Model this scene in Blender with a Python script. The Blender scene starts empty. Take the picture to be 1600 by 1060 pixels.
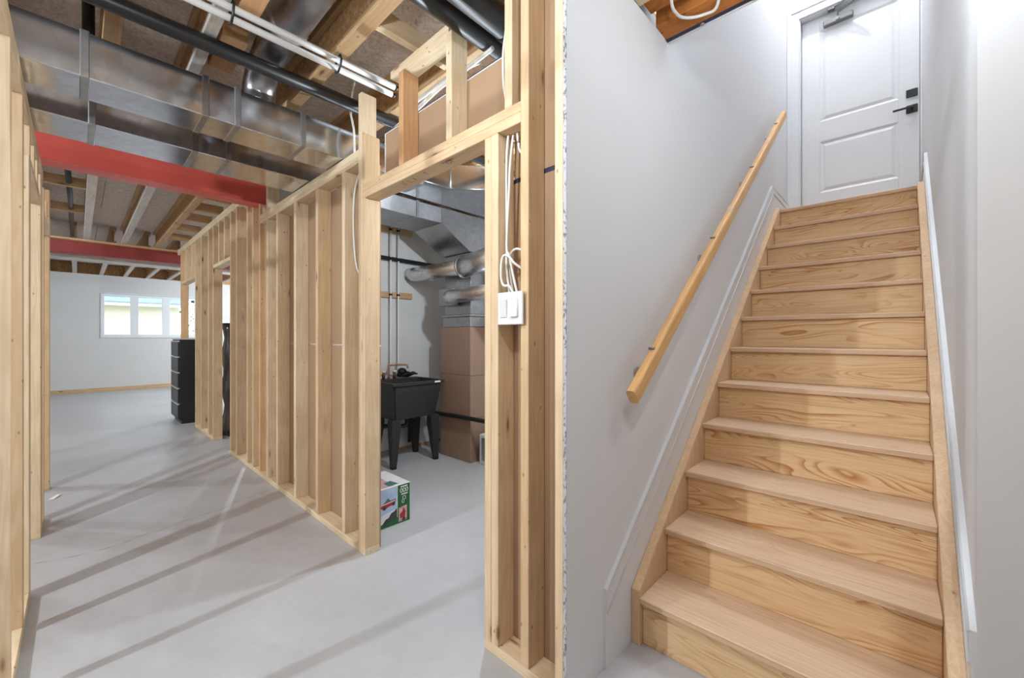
import bpy, bmesh, math, random
from mathutils import Vector, Matrix
random.seed(7)
C = bpy.context.scene.collection
S = bpy.context.scene

# ------------------------------------------------------------------ camera
cd = bpy.data.cameras.new('camera'); cam = bpy.data.objects.new('camera', cd); C.objects.link(cam)
cd.sensor_width = 36.0; cd.lens = 14.407; cd.shift_y = -0.00206; cd.clip_start = 0.02
cam.location = (0, 0, 1.2033); cam.rotation_euler = (math.pi/2, 0, 0.756138 - math.pi/2)
S.camera = cam
S.view_settings.view_transform = 'Standard'; S.view_settings.look = 'None'
S.view_settings.gamma = 1.0; S.view_settings.use_curve_mapping = False
S.view_settings.exposure = 0.10
# ------------------------------------------------------------------ world: overcast bright day
W = bpy.data.worlds.new('day_sky'); S.world = W; W.use_nodes = True
bg = W.node_tree.nodes['Background']; bg.inputs[0].default_value = (0.80, 0.90, 1.0, 1); bg.inputs[1].default_value = 3.6
# ------------------------------------------------------------------ bulbs, some added as unseen fill (positions shared with their lampholders below)
LC = (0.82, 0.92, 1.0)
BULBS = [  # x, y, z, watts, radius, colour
    (0.10, -0.22, 2.40, 33, 0.035, LC),
    (-2.45, 1.95, 2.36, 235, 0.035, LC),
    (-2.30, -1.60, 2.43, 40, 0.035, LC),  # added fill behind the camera, evens out the basement light
    (-2.30, 6.60, 2.43, 150, 0.035, LC),  # unseen fill, added to lift the area left of the corridor
    (2.70, 6.40, 2.43, 50, 0.035, LC),  # added fill bulb, hidden behind the far partition
    (3.20, 10.50, 2.43, 190, 0.035, LC),  # fill added out of sight to brighten the window room
    (2.00, 1.90, 2.05, 62, 0.035, LC),  # fill added to brighten the utility room
    (0.26, 0.95, 2.05, 25, 0.035, LC),  # added pendant fill above the view, lifts the near ceiling
    (1.42, -0.02, 2.30, 10, 0.035, LC),  # added fill above the view for the handrail wall and treads
    (3.75, 0.30, 5.78, 100, 0.035, (0.96, 0.975, 1.0)),
]

# ================================================================== materials
MATS = {}
def lin(r, g, b):
    f = lambda c: ((c/255+0.055)/1.055)**2.4 if c > 10 else c/255/12.92
    return (f(r), f(g), f(b), 1)
def new_mat(name):
    m = bpy.data.materials.new(name); m.use_nodes = True; MATS[name] = m
    nt = m.node_tree; return m, nt, nt.nodes['Principled BSDF']
def N(nt, t, **kw):
    n = nt.nodes.new(t)
    for k, v in kw.items():
        if k.startswith('i_'): n.inputs[k[2:].replace('_', ' ')].default_value = v
        else: setattr(n, k, v)
    return n
def ramp(nt, stops):
    r = nt.nodes.new('ShaderNodeValToRGB'); e = r.color_ramp.elements
    while len(e) < len(stops): e.new(0.5)
    for i, (p, c) in enumerate(stops): e[i].position = p; e[i].color = c
    return r
def mixc(nt, fac, a, b, mode='MIX'):
    m = nt.nodes.new('ShaderNodeMix'); m.data_type = 'RGBA'; m.blend_type = mode
    for s, v in ((m.inputs[0], fac), (m.inputs[6], a), (m.inputs[7], b)):
        if hasattr(v, 'is_linked'): nt.links.new(v, s)
        else: s.default_value = v
    return m.outputs[2]
def objcoord(nt, scale, rnd=60.0):
    tc = N(nt, 'ShaderNodeTexCoord'); oi = N(nt, 'ShaderNodeObjectInfo')
    mu = N(nt, 'ShaderNodeMath', operation='MULTIPLY'); mu.inputs[1].default_value = rnd
    nt.links.new(oi.outputs['Random'], mu.inputs[0])
    ad = N(nt, 'ShaderNodeVectorMath', operation='ADD')
    nt.links.new(tc.outputs['Object'], ad.inputs[0]); nt.links.new(mu.outputs[0], ad.inputs[1])
    ma = N(nt, 'ShaderNodeMapping'); ma.inputs['Scale'].default_value = scale
    nt.links.new(ad.outputs[0], ma.inputs[0])
    return ad.outputs[0], ma.outputs[0], oi.outputs['Random']
def bump(nt, bsdf, h, strength, dist=0.002):
    b = N(nt, 'ShaderNodeBump'); b.inputs['Strength'].default_value = strength; b.inputs['Distance'].default_value = dist
    nt.links.new(h, b.inputs['Height']); nt.links.new(b.outputs[0], bsdf.inputs['Normal'])
def plain(name, rgb, rough=0.55, metal=0.0, var=0.06, vscale=6.0, spec=0.5, bmp=0.0):
    m, nt, b = new_mat(name); c = lin(*rgb)
    tc = N(nt, 'ShaderNodeTexCoord'); no = N(nt, 'ShaderNodeTexNoise'); no.inputs['Scale'].default_value = vscale; no.inputs['Detail'].default_value = 3
    nt.links.new(tc.outputs['Object'], no.inputs['Vector'])
    lo = tuple(v*(1-var) for v in c[:3])+(1,); hi = tuple(min(1, v*(1+var)) for v in c[:3])+(1,)
    r = ramp(nt, [(0.3, lo), (0.7, hi)]); nt.links.new(no.outputs['Fac'], r.inputs[0]); nt.links.new(r.outputs[0], b.inputs['Base Color'])
    b.inputs['Roughness'].default_value = rough; b.inputs['Metallic'].default_value = metal; b.inputs['Specular IOR Level'].default_value = spec
    if bmp: bump(nt, b, no.outputs['Fac'], bmp)
    return m
def lumber(name, a, bcol, dark, knots=0.055, rough=0.62, kscale=(8, 8, 2.0)):
    m, nt, b = new_mat(name)
    raw, v, rnd = objcoord(nt, (16, 16, 0.9))
    n1 = N(nt, 'ShaderNodeTexNoise'); n1.inputs['Scale'].default_value = 1.6; n1.inputs['Detail'].default_value = 2; n1.inputs['Distortion'].default_value = 0.4
    nt.links.new(v, n1.inputs['Vector'])
    mu = N(nt, 'ShaderNodeMath', operation='MULTIPLY'); mu.inputs[1].default_value = 34; nt.links.new(n1.outputs['Fac'], mu.inputs[0])
    si = N(nt, 'ShaderNodeMath', operation='SINE'); nt.links.new(mu.outputs[0], si.inputs[0])
    r1 = ramp(nt, [(0.0, (0, 0, 0, 1)), (1.0, (1, 1, 1, 1))]); 
    md = N(nt, 'ShaderNodeMath', operation='MULTIPLY_ADD'); md.inputs[1].default_value = 0.5; md.inputs[2].default_value = 0.5
    nt.links.new(si.outputs[0], md.inputs[0])
    base = mixc(nt, rnd, lin(*a), lin(*bcol))
    dk = mixc(nt, 1.0, base, (0.80, 0.72, 0.62, 1), 'MULTIPLY')
    gf = N(nt, 'ShaderNodeMath', operation='MULTIPLY'); gf.inputs[1].default_value = 0.42; nt.links.new(md.outputs[0], gf.inputs[0])
    c1 = mixc(nt, gf.outputs[0], base, dk)
    ma2 = N(nt, 'ShaderNodeMapping'); ma2.inputs['Scale'].default_value = kscale; nt.links.new(raw, ma2.inputs[0])
    vo = N(nt, 'ShaderNodeTexVoronoi'); vo.inputs['Scale'].default_value = 1.35; nt.links.new(ma2.outputs[0], vo.inputs['Vector'])
    kr = ramp(nt, [(0.0, (1, 1, 1, 1)), (knots, (0.9, 0.9, 0.9, 1)), (knots*1.9, (0.22, 0.22, 0.22, 1)), (knots*4, (0, 0, 0, 1))])
    nt.links.new(vo.outputs['Distance'], kr.inputs[0])
    c2 = mixc(nt, kr.outputs[0], c1, lin(*dark))
    if knots > 0.04:
        ma5 = N(nt, 'ShaderNodeMapping'); ma5.inputs['Scale'].default_value = (13, 13, 7); nt.links.new(raw, ma5.inputs[0])
        v5 = N(nt, 'ShaderNodeTexVoronoi'); v5.inputs['Scale'].default_value = 1.5; nt.links.new(ma5.outputs[0], v5.inputs['Vector'])
        k5 = ramp(nt, [(0.0, (0.85, 0.85, 0.85, 1)), (0.055, (0.6, 0.6, 0.6, 1)), (0.10, (0, 0, 0, 1))]); nt.links.new(v5.outputs['Distance'], k5.inputs[0])
        c2 = mixc(nt, k5.outputs[0], c2, lin(*dark))
    n2 = N(nt, 'ShaderNodeTexNoise'); n2.inputs['Scale'].default_value = 5; n2.inputs['Detail'].default_value = 2; nt.links.new(raw, n2.inputs['Vector'])
    r2 = ramp(nt, [(0.35, (0.9, 0.88, 0.85, 1)), (0.65, (1, 1, 1, 1))]); nt.links.new(n2.outputs['Fac'], r2.inputs[0])
    c3 = mixc(nt, 1.0, c2, r2.outputs[0], 'MULTIPLY')
    nt.links.new(c3, b.inputs['Base Color']); b.inputs['Roughness'].default_value = rough; b.inputs['Specular IOR Level'].default_value = 0.25
    bump(nt, b, md.outputs[0], 0.12, 0.001)
    return m
lumber('stud', (226, 200, 166), (216, 184, 146), (126, 88, 58))
lumber('stud_pale', (234, 214, 182), (226, 202, 168), (136, 96, 64), knots=0.05)
lumber('stud_orange', (222, 182, 140), (210, 164, 120), (120, 70, 36))
lumber('stringer_pine', (228, 198, 164), (222, 188, 152), (140, 90, 52), knots=0.03)
lumber('rail_wood', (228, 184, 128), (224, 176, 118), (150, 96, 50), knots=0.0, rough=0.4)
lumber('flange', (208, 178, 140), (190, 156, 116), (120, 80, 50))
lumber('white_flange', (214, 208, 200), (200, 194, 188), (120, 110, 100), knots=0.02)
lumber('header_lvl', (196, 128, 66), (180, 110, 52), (90, 50, 24), knots=0.05)

def plywood(name, light, mid, dark, freq=26, stretch=0.55, contrast=1.0):
    m, nt, b = new_mat(name)
    raw, v, rnd = objcoord(nt, (2.6, 5.5, stretch*1.6))
    n1 = N(nt, 'ShaderNodeTexNoise'); n1.inputs['Scale'].default_value = 1.5; n1.inputs['Detail'].default_value = 1.2; n1.inputs['Distortion'].default_value = 0.9
    nt.links.new(v, n1.inputs['Vector'])
    mu = N(nt, 'ShaderNodeMath', operation='MULTIPLY'); mu.inputs[1].default_value = freq; nt.links.new(n1.outputs['Fac'], mu.inputs[0])
    fr = N(nt, 'ShaderNodeMath', operation='FRACT'); nt.links.new(mu.outputs[0], fr.inputs[0])
    r = ramp(nt, [(0.0, lin(*light)), (0.45, lin(*light)), (0.8, lin(*mid)), (0.93, lin(*dark)), (1.0, lin(*light))])
    nt.links.new(fr.outputs[0], r.inputs[0])
    n2 = N(nt, 'ShaderNodeTexNoise'); n2.inputs['Scale'].default_value = 2.2; n2.inputs['Detail'].default_value = 2; nt.links.new(v, n2.inputs['Vector'])
    r2 = ramp(nt, [(0.4, (0.0,)*3+(1,)), (0.62, (contrast,)*3+(1,))]); nt.links.new(n2.outputs['Fac'], r2.inputs[0])
    c = mixc(nt, r2.outputs[0], lin(*light), r.outputs[0])
    ma3 = N(nt, 'ShaderNodeMapping'); ma3.inputs['Scale'].default_value = (60, 60, 2); nt.links.new(raw, ma3.inputs[0])
    n3 = N(nt, 'ShaderNodeTexNoise'); n3.inputs['Scale'].default_value = 2; n3.inputs['Detail'].default_value = 3; nt.links.new(ma3.outputs[0], n3.inputs['Vector'])
    r3 = ramp(nt, [(0.3, (0.86, 0.83, 0.80, 1)), (0.6, (1, 1, 1, 1))]); nt.links.new(n3.outputs['Fac'], r3.inputs[0])
    c = mixc(nt, 1.0, c, r3.outputs[0], 'MULTIPLY')
    ma4 = N(nt, 'ShaderNodeMapping'); ma4.inputs['Scale'].default_value = (5, 7, 3.4); nt.links.new(raw, ma4.inputs[0])
    vo = N(nt, 'ShaderNodeTexVoronoi'); vo.inputs['Scale'].default_value = 1.0; nt.links.new(ma4.outputs[0], vo.inputs['Vector'])
    kr = ramp(nt, [(0.0, (1, 1, 1, 1)), (0.035, (0.7, 0.7, 0.7, 1)), (0.07, (0, 0, 0, 1))]); nt.links.new(vo.outputs['Distance'], kr.inputs[0])
    c = mixc(nt, kr.outputs[0], c, lin(*dark))
    nt.links.new(c, b.inputs['Base Color']); b.inputs['Roughness'].default_value = 0.55; b.inputs['Specular IOR Level'].default_value = 0.3
    bump(nt, b, n3.outputs['Fac'], 0.1, 0.001)
    return m
plywood('riser_ply', (228, 194, 150), (204, 154, 104), (178, 126, 76), freq=17)
plywood('tread_ply', (220, 190, 160), (212, 176, 144), (196, 156, 122), freq=40, stretch=0.25, contrast=0.6)

def osb(name, a, b_, d):
    m, nt, b = new_mat(name)
    raw, v, rnd = objcoord(nt, (9, 26, 26))
    vo = N(nt, 'ShaderNodeTexVoronoi'); vo.inputs['Scale'].default_value = 1.6; nt.links.new(v, vo.inputs['Vector'])
    no = N(nt, 'ShaderNodeTexNoise'); no.inputs['Scale'].default_value = 1.4; no.inputs['Detail'].default_value = 4; no.inputs['Distortion'].default_value = 1.5; nt.links.new(v, no.inputs['Vector'])
    se = N(nt, 'ShaderNodeSeparateColor'); nt.links.new(vo.outputs['Color'], se.inputs[0])
    c0 = mixc(nt, se.outputs[0], lin(*a), lin(*b_))
    r = ramp(nt, [(0.42, (0, 0, 0, 1)), (0.68, (1, 1, 1, 1))]); nt.links.new(no.outputs['Fac'], r.inputs[0])
    c = mixc(nt, r.outputs[0], c0, lin(*d))
    nt.links.new(c, b.inputs['Base Color']); b.inputs['Roughness'].default_value = 0.7; b.inputs['Specular IOR Level'].default_value = 0.2
    bump(nt, b, no.outputs['Fac'], 0.3, 0.002)
osb('osb', (238, 228, 218), (228, 215, 202), (202, 184, 168))
osb('osb_web', (198, 160, 116), (184, 142, 96), (152, 112, 72))

def galv(name, rgb, rough=0.3):
    m, nt, b = new_mat(name); raw, v, rnd = objcoord(nt, (1, 1, 1))
    vo = N(nt, 'ShaderNodeTexVoronoi'); vo.inputs['Scale'].default_value = 30; nt.links.new(raw, vo.inputs['Vector'])
    no = N(nt, 'ShaderNodeTexNoise'); no.inputs['Scale'].default_value = 2.2; no.inputs['Detail'].default_value = 2; nt.links.new(raw, no.inputs['Vector'])
    se = N(nt, 'ShaderNodeSeparateColor'); nt.links.new(vo.outputs['Color'], se.inputs[0])
    c = lin(*rgb); lo = tuple(x*0.86 for x in c[:3])+(1,)
    nt.links.new(mixc(nt, se.outputs[0], c, lo), b.inputs['Base Color'])
    b.inputs['Metallic'].default_value = 1.0
    rr = ramp(nt, [(0.3, (rough*0.7,)*3+(1,)), (0.7, (rough*1.3,)*3+(1,))]); nt.links.new(no.outputs['Fac'], rr.inputs[0]); nt.links.new(rr.outputs[0], b.inputs['Roughness'])
    bump(nt, b, no.outputs['Fac'], 0.25, 0.02)
galv('galv', (214, 216, 220), 0.17)
galv('galv_dull', (176, 176, 178), 0.34)
galv('galv_round', (222, 223, 226), 0.32)

def concrete():
    m, nt, b = new_mat('concrete'); tc = N(nt, 'ShaderNodeTexCoord')
    n1 = N(nt, 'ShaderNodeTexNoise'); n1.inputs['Scale'].default_value = 0.9; n1.inputs['Detail'].default_value = 5; nt.links.new(tc.outputs['Object'], n1.inputs['Vector'])
    n2 = N(nt, 'ShaderNodeTexNoise'); n2.inputs['Scale'].default_value = 14; n2.inputs['Detail'].default_value = 4; nt.links.new(tc.outputs['Object'], n2.inputs['Vector'])
    r1 = ramp(nt, [(0.3, lin(176, 176, 179)), (0.7, lin(194, 194, 197))]); nt.links.new(n1.outputs['Fac'], r1.inputs[0])
    r2 = ramp(nt, [(0.3, (0.95, 0.95, 0.95, 1)), (0.6, (1, 1, 1, 1))]); nt.links.new(n2.outputs['Fac'], r2.inputs[0])
    c = mixc(nt, 1.0, r1.outputs[0], r2.outputs[0], 'MULTIPLY')
    nt.links.new(c, b.inputs['Base Color'])
    r3 = ramp(nt, [(0.3, (0.30,)*3+(1,)), (0.7, (0.46,)*3+(1,))]); nt.links.new(n1.outputs['Fac'], r3.inputs[0]); nt.links.new(r3.outputs[0], b.inputs['Roughness'])
    b.inputs['Specular IOR Level'].default_value = 0.5
    n4 = N(nt, 'ShaderNodeTexNoise'); n4.inputs['Scale'].default_value = 4; n4.inputs['Detail'].default_value = 3; nt.links.new(tc.outputs['Object'], n4.inputs['Vector'])
    bump(nt, b, n4.outputs['Fac'], 0.12, 0.006)
concrete()
plain('drywall', (224, 225, 227), 0.7, var=0.015, vscale=1.5, bmp=0.0, spec=0.3)
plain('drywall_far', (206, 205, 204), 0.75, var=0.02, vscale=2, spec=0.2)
plain('kraft', (172, 142, 114), 0.8, var=0.04, vscale=2.0, spec=0.15)
plain('trim_white', (222, 224, 227), 0.35, var=0.01)
plain('door_white', (222, 223, 224), 0.4, var=0.01)
plain('black_metal', (24, 24, 26), 0.4, var=0.05)
plain('closer_grey', (132, 132, 132), 0.35, metal=0.6, var=0.05)
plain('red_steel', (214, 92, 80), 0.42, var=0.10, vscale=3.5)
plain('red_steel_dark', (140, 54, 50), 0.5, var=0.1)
plain('abs_black', (30, 29, 30), 0.38, var=0.1)
plain('conduit_white', (226, 226, 224), 0.4, var=0.03)
plain('cable_white', (222, 220, 214), 0.45, var=0.04)
plain('dresser_black', (26, 27, 31), 0.38, var=0.08)
plain('dresser_edge', (196, 196, 198), 0.35, var=0.03)
plain('sink_plastic', (44, 43, 43), 0.5, var=0.12, vscale=20)
plain('copper', (196, 150, 118), 0.3, metal=0.8, var=0.06)
plain('yellow_foam', (214, 184, 110), 0.8, var=0.15, vscale=40)
plain('brown_glass', (92, 58, 40), 0.3, var=0.2, vscale=30)
plain('cream_cap', (214, 200, 180), 0.5, var=0.05)
plain('rubber_black', (10, 10, 10), 0.6, var=0.2)
plain('tan_duct', (150, 122, 104), 0.38, var=0.03, vscale=2)
plain('tan_duct_dark', (112, 88, 76), 0.4, var=0.04)
plain('white_enamel', (216, 216, 214), 0.4, var=0.02)
plain('plastic_film', (52, 42, 40), 0.22, var=0.35, vscale=9, bmp=0.8)
plain('blue_tape', (34, 44, 70), 0.5, var=0.15, vscale=20)
plain('paper_white', (236, 236, 234), 0.6, var=0.01)
plain('ink', (52, 42, 34), 0.8, var=0.1)
plain('print_sky', (176, 194, 222), 0.4, var=0.16, vscale=9)
plain('print_white', (226, 224, 226), 0.4, var=0.05, vscale=30)
plain('print_green', (30, 96, 44), 0.4, var=0.12, vscale=40)
plain('print_red', (172, 44, 46), 0.4, var=0.25, vscale=60)
plain('print_teal', (66, 112, 112), 0.4, var=0.2, vscale=60)
plain('print_dark', (60, 62, 58), 0.4, var=0.3, vscale=60)
plain('print_pink', (206, 164, 166), 0.4, var=0.3, vscale=90)
plain('house_cream', (244, 238, 216), 0.8, var=0.02)
plain('fascia_white', (240, 240, 240), 0.6, var=0.01)
plain('roof_slate', (126, 144, 160), 0.8, var=0.2, vscale=12)
plain('leaf_dark', (44, 66, 54), 0.7, var=0.4, vscale=10)
plain('soil', (120, 122, 104), 0.9, var=0.2)
plain('crack_dark', (120, 119, 119), 0.9, var=0.1)
plain('porcelain', (236, 236, 232), 0.3, var=0.01)
plain('steel_chain', (170, 170, 170), 0.3, metal=1.0, var=0.05)
def wallboard_edge():
    m, nt, b = new_mat('board_edge'); raw, v, rnd = objcoord(nt, (1, 60, 36))
    no = N(nt, 'ShaderNodeTexNoise'); no.inputs['Scale'].default_value = 2.2; no.inputs['Detail'].default_value = 3; nt.links.new(v, no.inputs['Vector'])
    r = ramp(nt, [(0.52, lin(186, 188, 194)), (0.60, lin(118, 117, 124))]); nt.links.new(no.outputs['Fac'], r.inputs[0]); nt.links.new(r.outputs[0], b.inputs['Base Color'])
    b.inputs['Roughness'].default_value = 0.8
wallboard_edge()
def glass():
    m, nt, b = new_mat('pane_glass')
    b.inputs['Base Color'].default_value = (1, 1, 1, 1); b.inputs['Roughness'].default_value = 0.0
    b.inputs['Transmission Weight'].default_value = 1.0; b.inputs['IOR'].default_value = 1.02; b.inputs['Alpha'].default_value = 0.15
glass()

# ================================================================== geometry helpers
def wm(o):
    m = o.matrix_basis.copy()
    return m if o.parent is None else wm(o.parent) @ o.matrix_parent_inverse @ m
def adopt(o, parent):
    if parent is not None:
        o.parent = parent; o.matrix_parent_inverse = wm(parent).inverted()
    return o
def link(name, me, mat, parent=None, loc=(0, 0, 0), rot=(0, 0, 0)):
    if mat and not me.materials: me.materials.append(MATS[mat])
    o = bpy.data.objects.new(name, me); C.objects.link(o); o.location = loc; o.rotation_euler = rot
    return adopt(o, parent)
def tag(o, label, cat, group=None):
    o['label'] = label; o['category'] = cat
    if group: o['group'] = group
    return o
def thing(name, label, cat, loc, group=None):
    o = bpy.data.objects.new(name, None); C.objects.link(o); o.location = loc; o.empty_display_size = 0.1
    return tag(o, label, cat, group)
def struct(o, label=None):
    o['kind'] = 'structure'
    if label: o['label'] = label
    return o
def wall_root(name, loc, label):
    o = bpy.data.objects.new(name, None); C.objects.link(o); o.location = loc; o.empty_display_size = 0.1
    return struct(o, label)
_cache = {}
def box_mesh(dx, dy, dz, bev, mat):
    k = (round(dx, 4), round(dy, 4), round(dz, 4), bev, mat)
    if k in _cache: return _cache[k]
    bm = bmesh.new(); bmesh.ops.create_cube(bm, size=1.0)
    bmesh.ops.scale(bm, vec=(dx, dy, dz), verts=bm.verts)
    if bev: bmesh.ops.bevel(bm, geom=bm.edges[:], offset=min(bev, min(dx, dy, dz)*0.4), segments=1, affect='EDGES', profile=0.5)
    me = bpy.data.meshes.new('box'); bm.to_mesh(me); bm.free(); me.materials.append(MATS[mat]); _cache[k] = me
    return me
def board(name, x, y, z, mat='stud', parent=None, axis=None, bev=0.0025):
    dx, dy, dz = x[1]-x[0], y[1]-y[0], z[1]-z[0]; c = ((x[0]+x[1])/2, (y[0]+y[1])/2, (z[0]+z[1])/2)
    if axis is None: axis = 'xyz'[[dx, dy, dz].index(max(dx, dy, dz))]
    if axis == 'z': return link(name, box_mesh(dx, dy, dz, bev, mat), mat, parent, c)
    if axis == 'x': return link(name, box_mesh(dz, dy, dx, bev, mat), mat, parent, c, (0, math.pi/2, 0))
    return link(name, box_mesh(dx, dz, dy, bev, mat), mat, parent, c, (-math.pi/2, 0, 0))
def to_obj(name, bm, mat, parent=None, smooth=False, loc=(0, 0, 0)):
    bmesh.ops.recalc_face_normals(bm, faces=bm.faces[:])
    me = bpy.data.meshes.new(name); bm.to_mesh(me); bm.free()
    if smooth:
        for p in me.polygons: p.use_smooth = True
    return link(name, me, mat, parent, loc)
def prism(name, pts, axis, a, b, mat, parent=None, bev=0.0):
    """polygon pts (two coords, the axes other than `axis`) extruded from a to b along axis"""
    bm = bmesh.new()
    def mk(p, t): return {'y': (p[0], t, p[1]), 'x': (t, p[0], p[1]), 'z': (p[0], p[1], t)}[axis]
    v0 = [bm.verts.new(mk(p, a)) for p in pts]; v1 = [bm.verts.new(mk(p, b)) for p in pts]
    bm.faces.new(v0); bm.faces.new(v1[::-1]); n = len(pts)
    for i in range(n): bm.faces.new((v0[i], v1[i], v1[(i+1) % n], v0[(i+1) % n]))
    if bev: bmesh.ops.bevel(bm, geom=bm.edges[:], offset=bev, segments=1, affect='EDGES')
    return to_obj(name, bm, mat, parent)
def spline(pts, n=6):
    P = [Vector(p) for p in pts]; out = []
    for i in range(len(P)-1):
        p0 = P[max(i-1, 0)]; p1 = P[i]; p2 = P[i+1]; p3 = P[min(i+2, len(P)-1)]
        for k in range(n):
            t = k/n
            out.append(0.5*((2*p1)+(-p0+p2)*t+(2*p0-5*p1+4*p2-p3)*t*t+(-p0+3*p1-3*p2+p3)*t**3))
    out.append(P[-1]); return out
def tube_bm(bm, pts, r, seg=10, caps=True):
    P = [Vector(p) for p in pts]; rings = []
    rr = r if isinstance(r, (list, tuple)) else [r]*len(P)
    up = Vector((0.13, 0.29, 0.95))
    for i, p in enumerate(P):
        d = (P[min(i+1, len(P)-1)]-P[max(i-1, 0)]).normalized()
        u = d.cross(up)
        if u.length < 0.05: u = d.cross(Vector((1, 0, 0)))
        u.normalize(); w = d.cross(u).normalized(); up = w.cross(d) if False else up
        rings.append([bm.verts.new(p+rr[i]*(math.cos(2*math.pi*k/seg)*u+math.sin(2*math.pi*k/seg)*w)) for k in range(seg)])
    for a, b in zip(rings, rings[1:]):
        for k in range(seg): bm.faces.new((a[k], a[(k+1) % seg], b[(k+1) % seg], b[k]))
    if caps: bm.faces.new(rings[0][::-1]); bm.faces.new(rings[-1])
def tube(name, pts, r, mat, parent=None, seg=12, sm=0):
    bm = bmesh.new(); tube_bm(bm, spline(pts, sm) if sm else pts, r, seg)
    o = to_obj(name, bm, mat, parent, True)
    me = o.data
    for p in me.polygons:
        if len(p.vertices) > 4: p.use_smooth = False
    return o
def decal(name, pts3, mat, parent):
    bm = bmesh.new(); bm.faces.new([bm.verts.new(p) for p in pts3]); return to_obj(name, bm, mat, parent)

ST = 0.089   # depth of a two by four
SW = 0.038   # its width
JB = 2.565   # underside of the joists
# ================================================================== floor and masonry
fl = struct(board('floor', (-4.2, 4.4), (-2.6, 12.95), (-0.12, 0), 'concrete', axis='z', bev=0), 'smooth grey painted concrete floor')
bm = bmesh.new()
cp = spline([(-0.16, 3.331, 0), (0.0, 3.285, 0), (0.165, 3.277, 0), (0.25, 3.33, 0), (0.38, 3.35, 0), (0.543, 3.417, 0), (0.7, 3.44, 0), (0.82, 3.52, 0), (0.956, 3.565, 0), (1.05, 3.62, 0)], 5)
vs = []
for i, p in enumerate(cp):
    w = 0.0016+0.0012*math.sin(i*1.7); j = 0.004*math.sin(i*2.3)
    vs.append((bm.verts.new((p.x, p.y+j-w, 0.0006)), bm.verts.new((p.x, p.y+j+w, 0.0006))))
for a, b in zip(vs, vs[1:]): bm.faces.new((a[0], b[0], b[1], a[1]))
to_obj('floor_crack', bm, 'crack_dark', fl)

# far wall with its window opening
wf = wall_root('wall_far', (0.5, 12.75, 0), 'plain grey white wall holding the wide basement window')
FW = (12.75, 12.93)
WX0, WX1, WZ0, WZ1 = 0.36, 2.06, 1.21, 2.17
board('wall_panel', (-4.0, WX0), FW, (0, JB), 'drywall_far', wf, 'z', 0)
board('wall_panel', (WX1, 4.2), FW, (0, JB), 'drywall_far', wf, 'z', 0)
board('wall_panel', (WX0, WX1), FW, (0, WZ0), 'drywall_far', wf, 'z', 0)
board('wall_panel', (WX0, WX1), FW, (WZ1, JB), 'drywall_far', wf, 'z', 0)
board('bottom_plate', (-4.0, 4.2), (12.735, 12.749), (0, 0.085), 'flange', wf)
board('rim_board', (-4.0, 4.2), (12.80, 12.93), (JB, 2.80), 'osb_web', wf)
# window_1
wn = wall_root('window_1', ((WX0+WX1)/2, 12.80, WZ0), 'wide white three-light basement window in the far wall')
fy = (12.80, 12.86)
board('window_frame', (WX0, WX0+0.05), fy, (WZ0, WZ1), 'trim_white', wn)
board('window_frame', (WX1-0.05, WX1), fy, (WZ0, WZ1), 'trim_white', wn)
board('window_frame', (WX0+0.05, WX1-0.05), fy, (WZ0, WZ0+0.05), 'trim_white', wn)
board('window_frame', (WX0+0.05, WX1-0.05), fy, (WZ1-0.06, WZ1), 'trim_white', wn)
for a, b in ((0.83, 0.97), (1.39, 1.53)):
    board('mullion', (a, b), fy, (WZ0+0.05, WZ1-0.06), 'trim_white', wn)
for a, b in ((WX0+0.05, 0.83), (0.97, 1.39), (1.53, WX1-0.05)):
    pn = board('window_pane', (a, b), (12.825, 12.831), (WZ0+0.05, WZ1-0.06), 'pane_glass', wn, 'z', 0)
board('window_sill', (WX0-0.015, WX1+0.015), (12.728, 12.80), (WZ0-0.03, WZ0-0.001), 'trim_white', wn)
board('window_casing', (WX0-0.015, WX1+0.015), (12.735, 12.749), (WZ1, WZ1+0.02), 'trim_white', wn)
board('window_casing', (WX0-0.015, WX0), (12.735, 12.749), (WZ0, WZ1), 'trim_white', wn)

# outer walls of the basement
struct(board('wall_left_outer', (-4.15, -4.0), (-2.6, 12.93), (0, JB+0.24), 'drywall_far', None, 'z', 0), 'far side wall of the open area behind the stud partition')
struct(board('wall_right_outer', (4.2, 4.35), (3.97, 12.93), (0, JB+0.24), 'drywall_far', None, 'z', 0), 'outer wall of the far room')
struct(board('wall_back', (-4.0, 1.65), (-2.6, -2.45), (0, JB+0.24), 'concrete', None, 'z', 0), 'wall behind the camera')
struct(board('wall_utility_back', (1.19, 4.2), (3.85, 3.97), (0, JB+0.24), 'drywall_far', None, 'z', 0), 'white wall behind the laundry sink')
struct(board('wall_utility_right', (3.6, 3.75), (0.90, 3.85), (0, JB+0.24), 'drywall_far', None, 'z', 0), 'side wall of the utility room')
struct(board('baseboard_utility', (1.20, 3.6), (3.838, 3.8495), (0, 0.03), 'kraft', None, 'x', 0), 'thin brown sill strip at the foot of the utility room wall')

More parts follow.
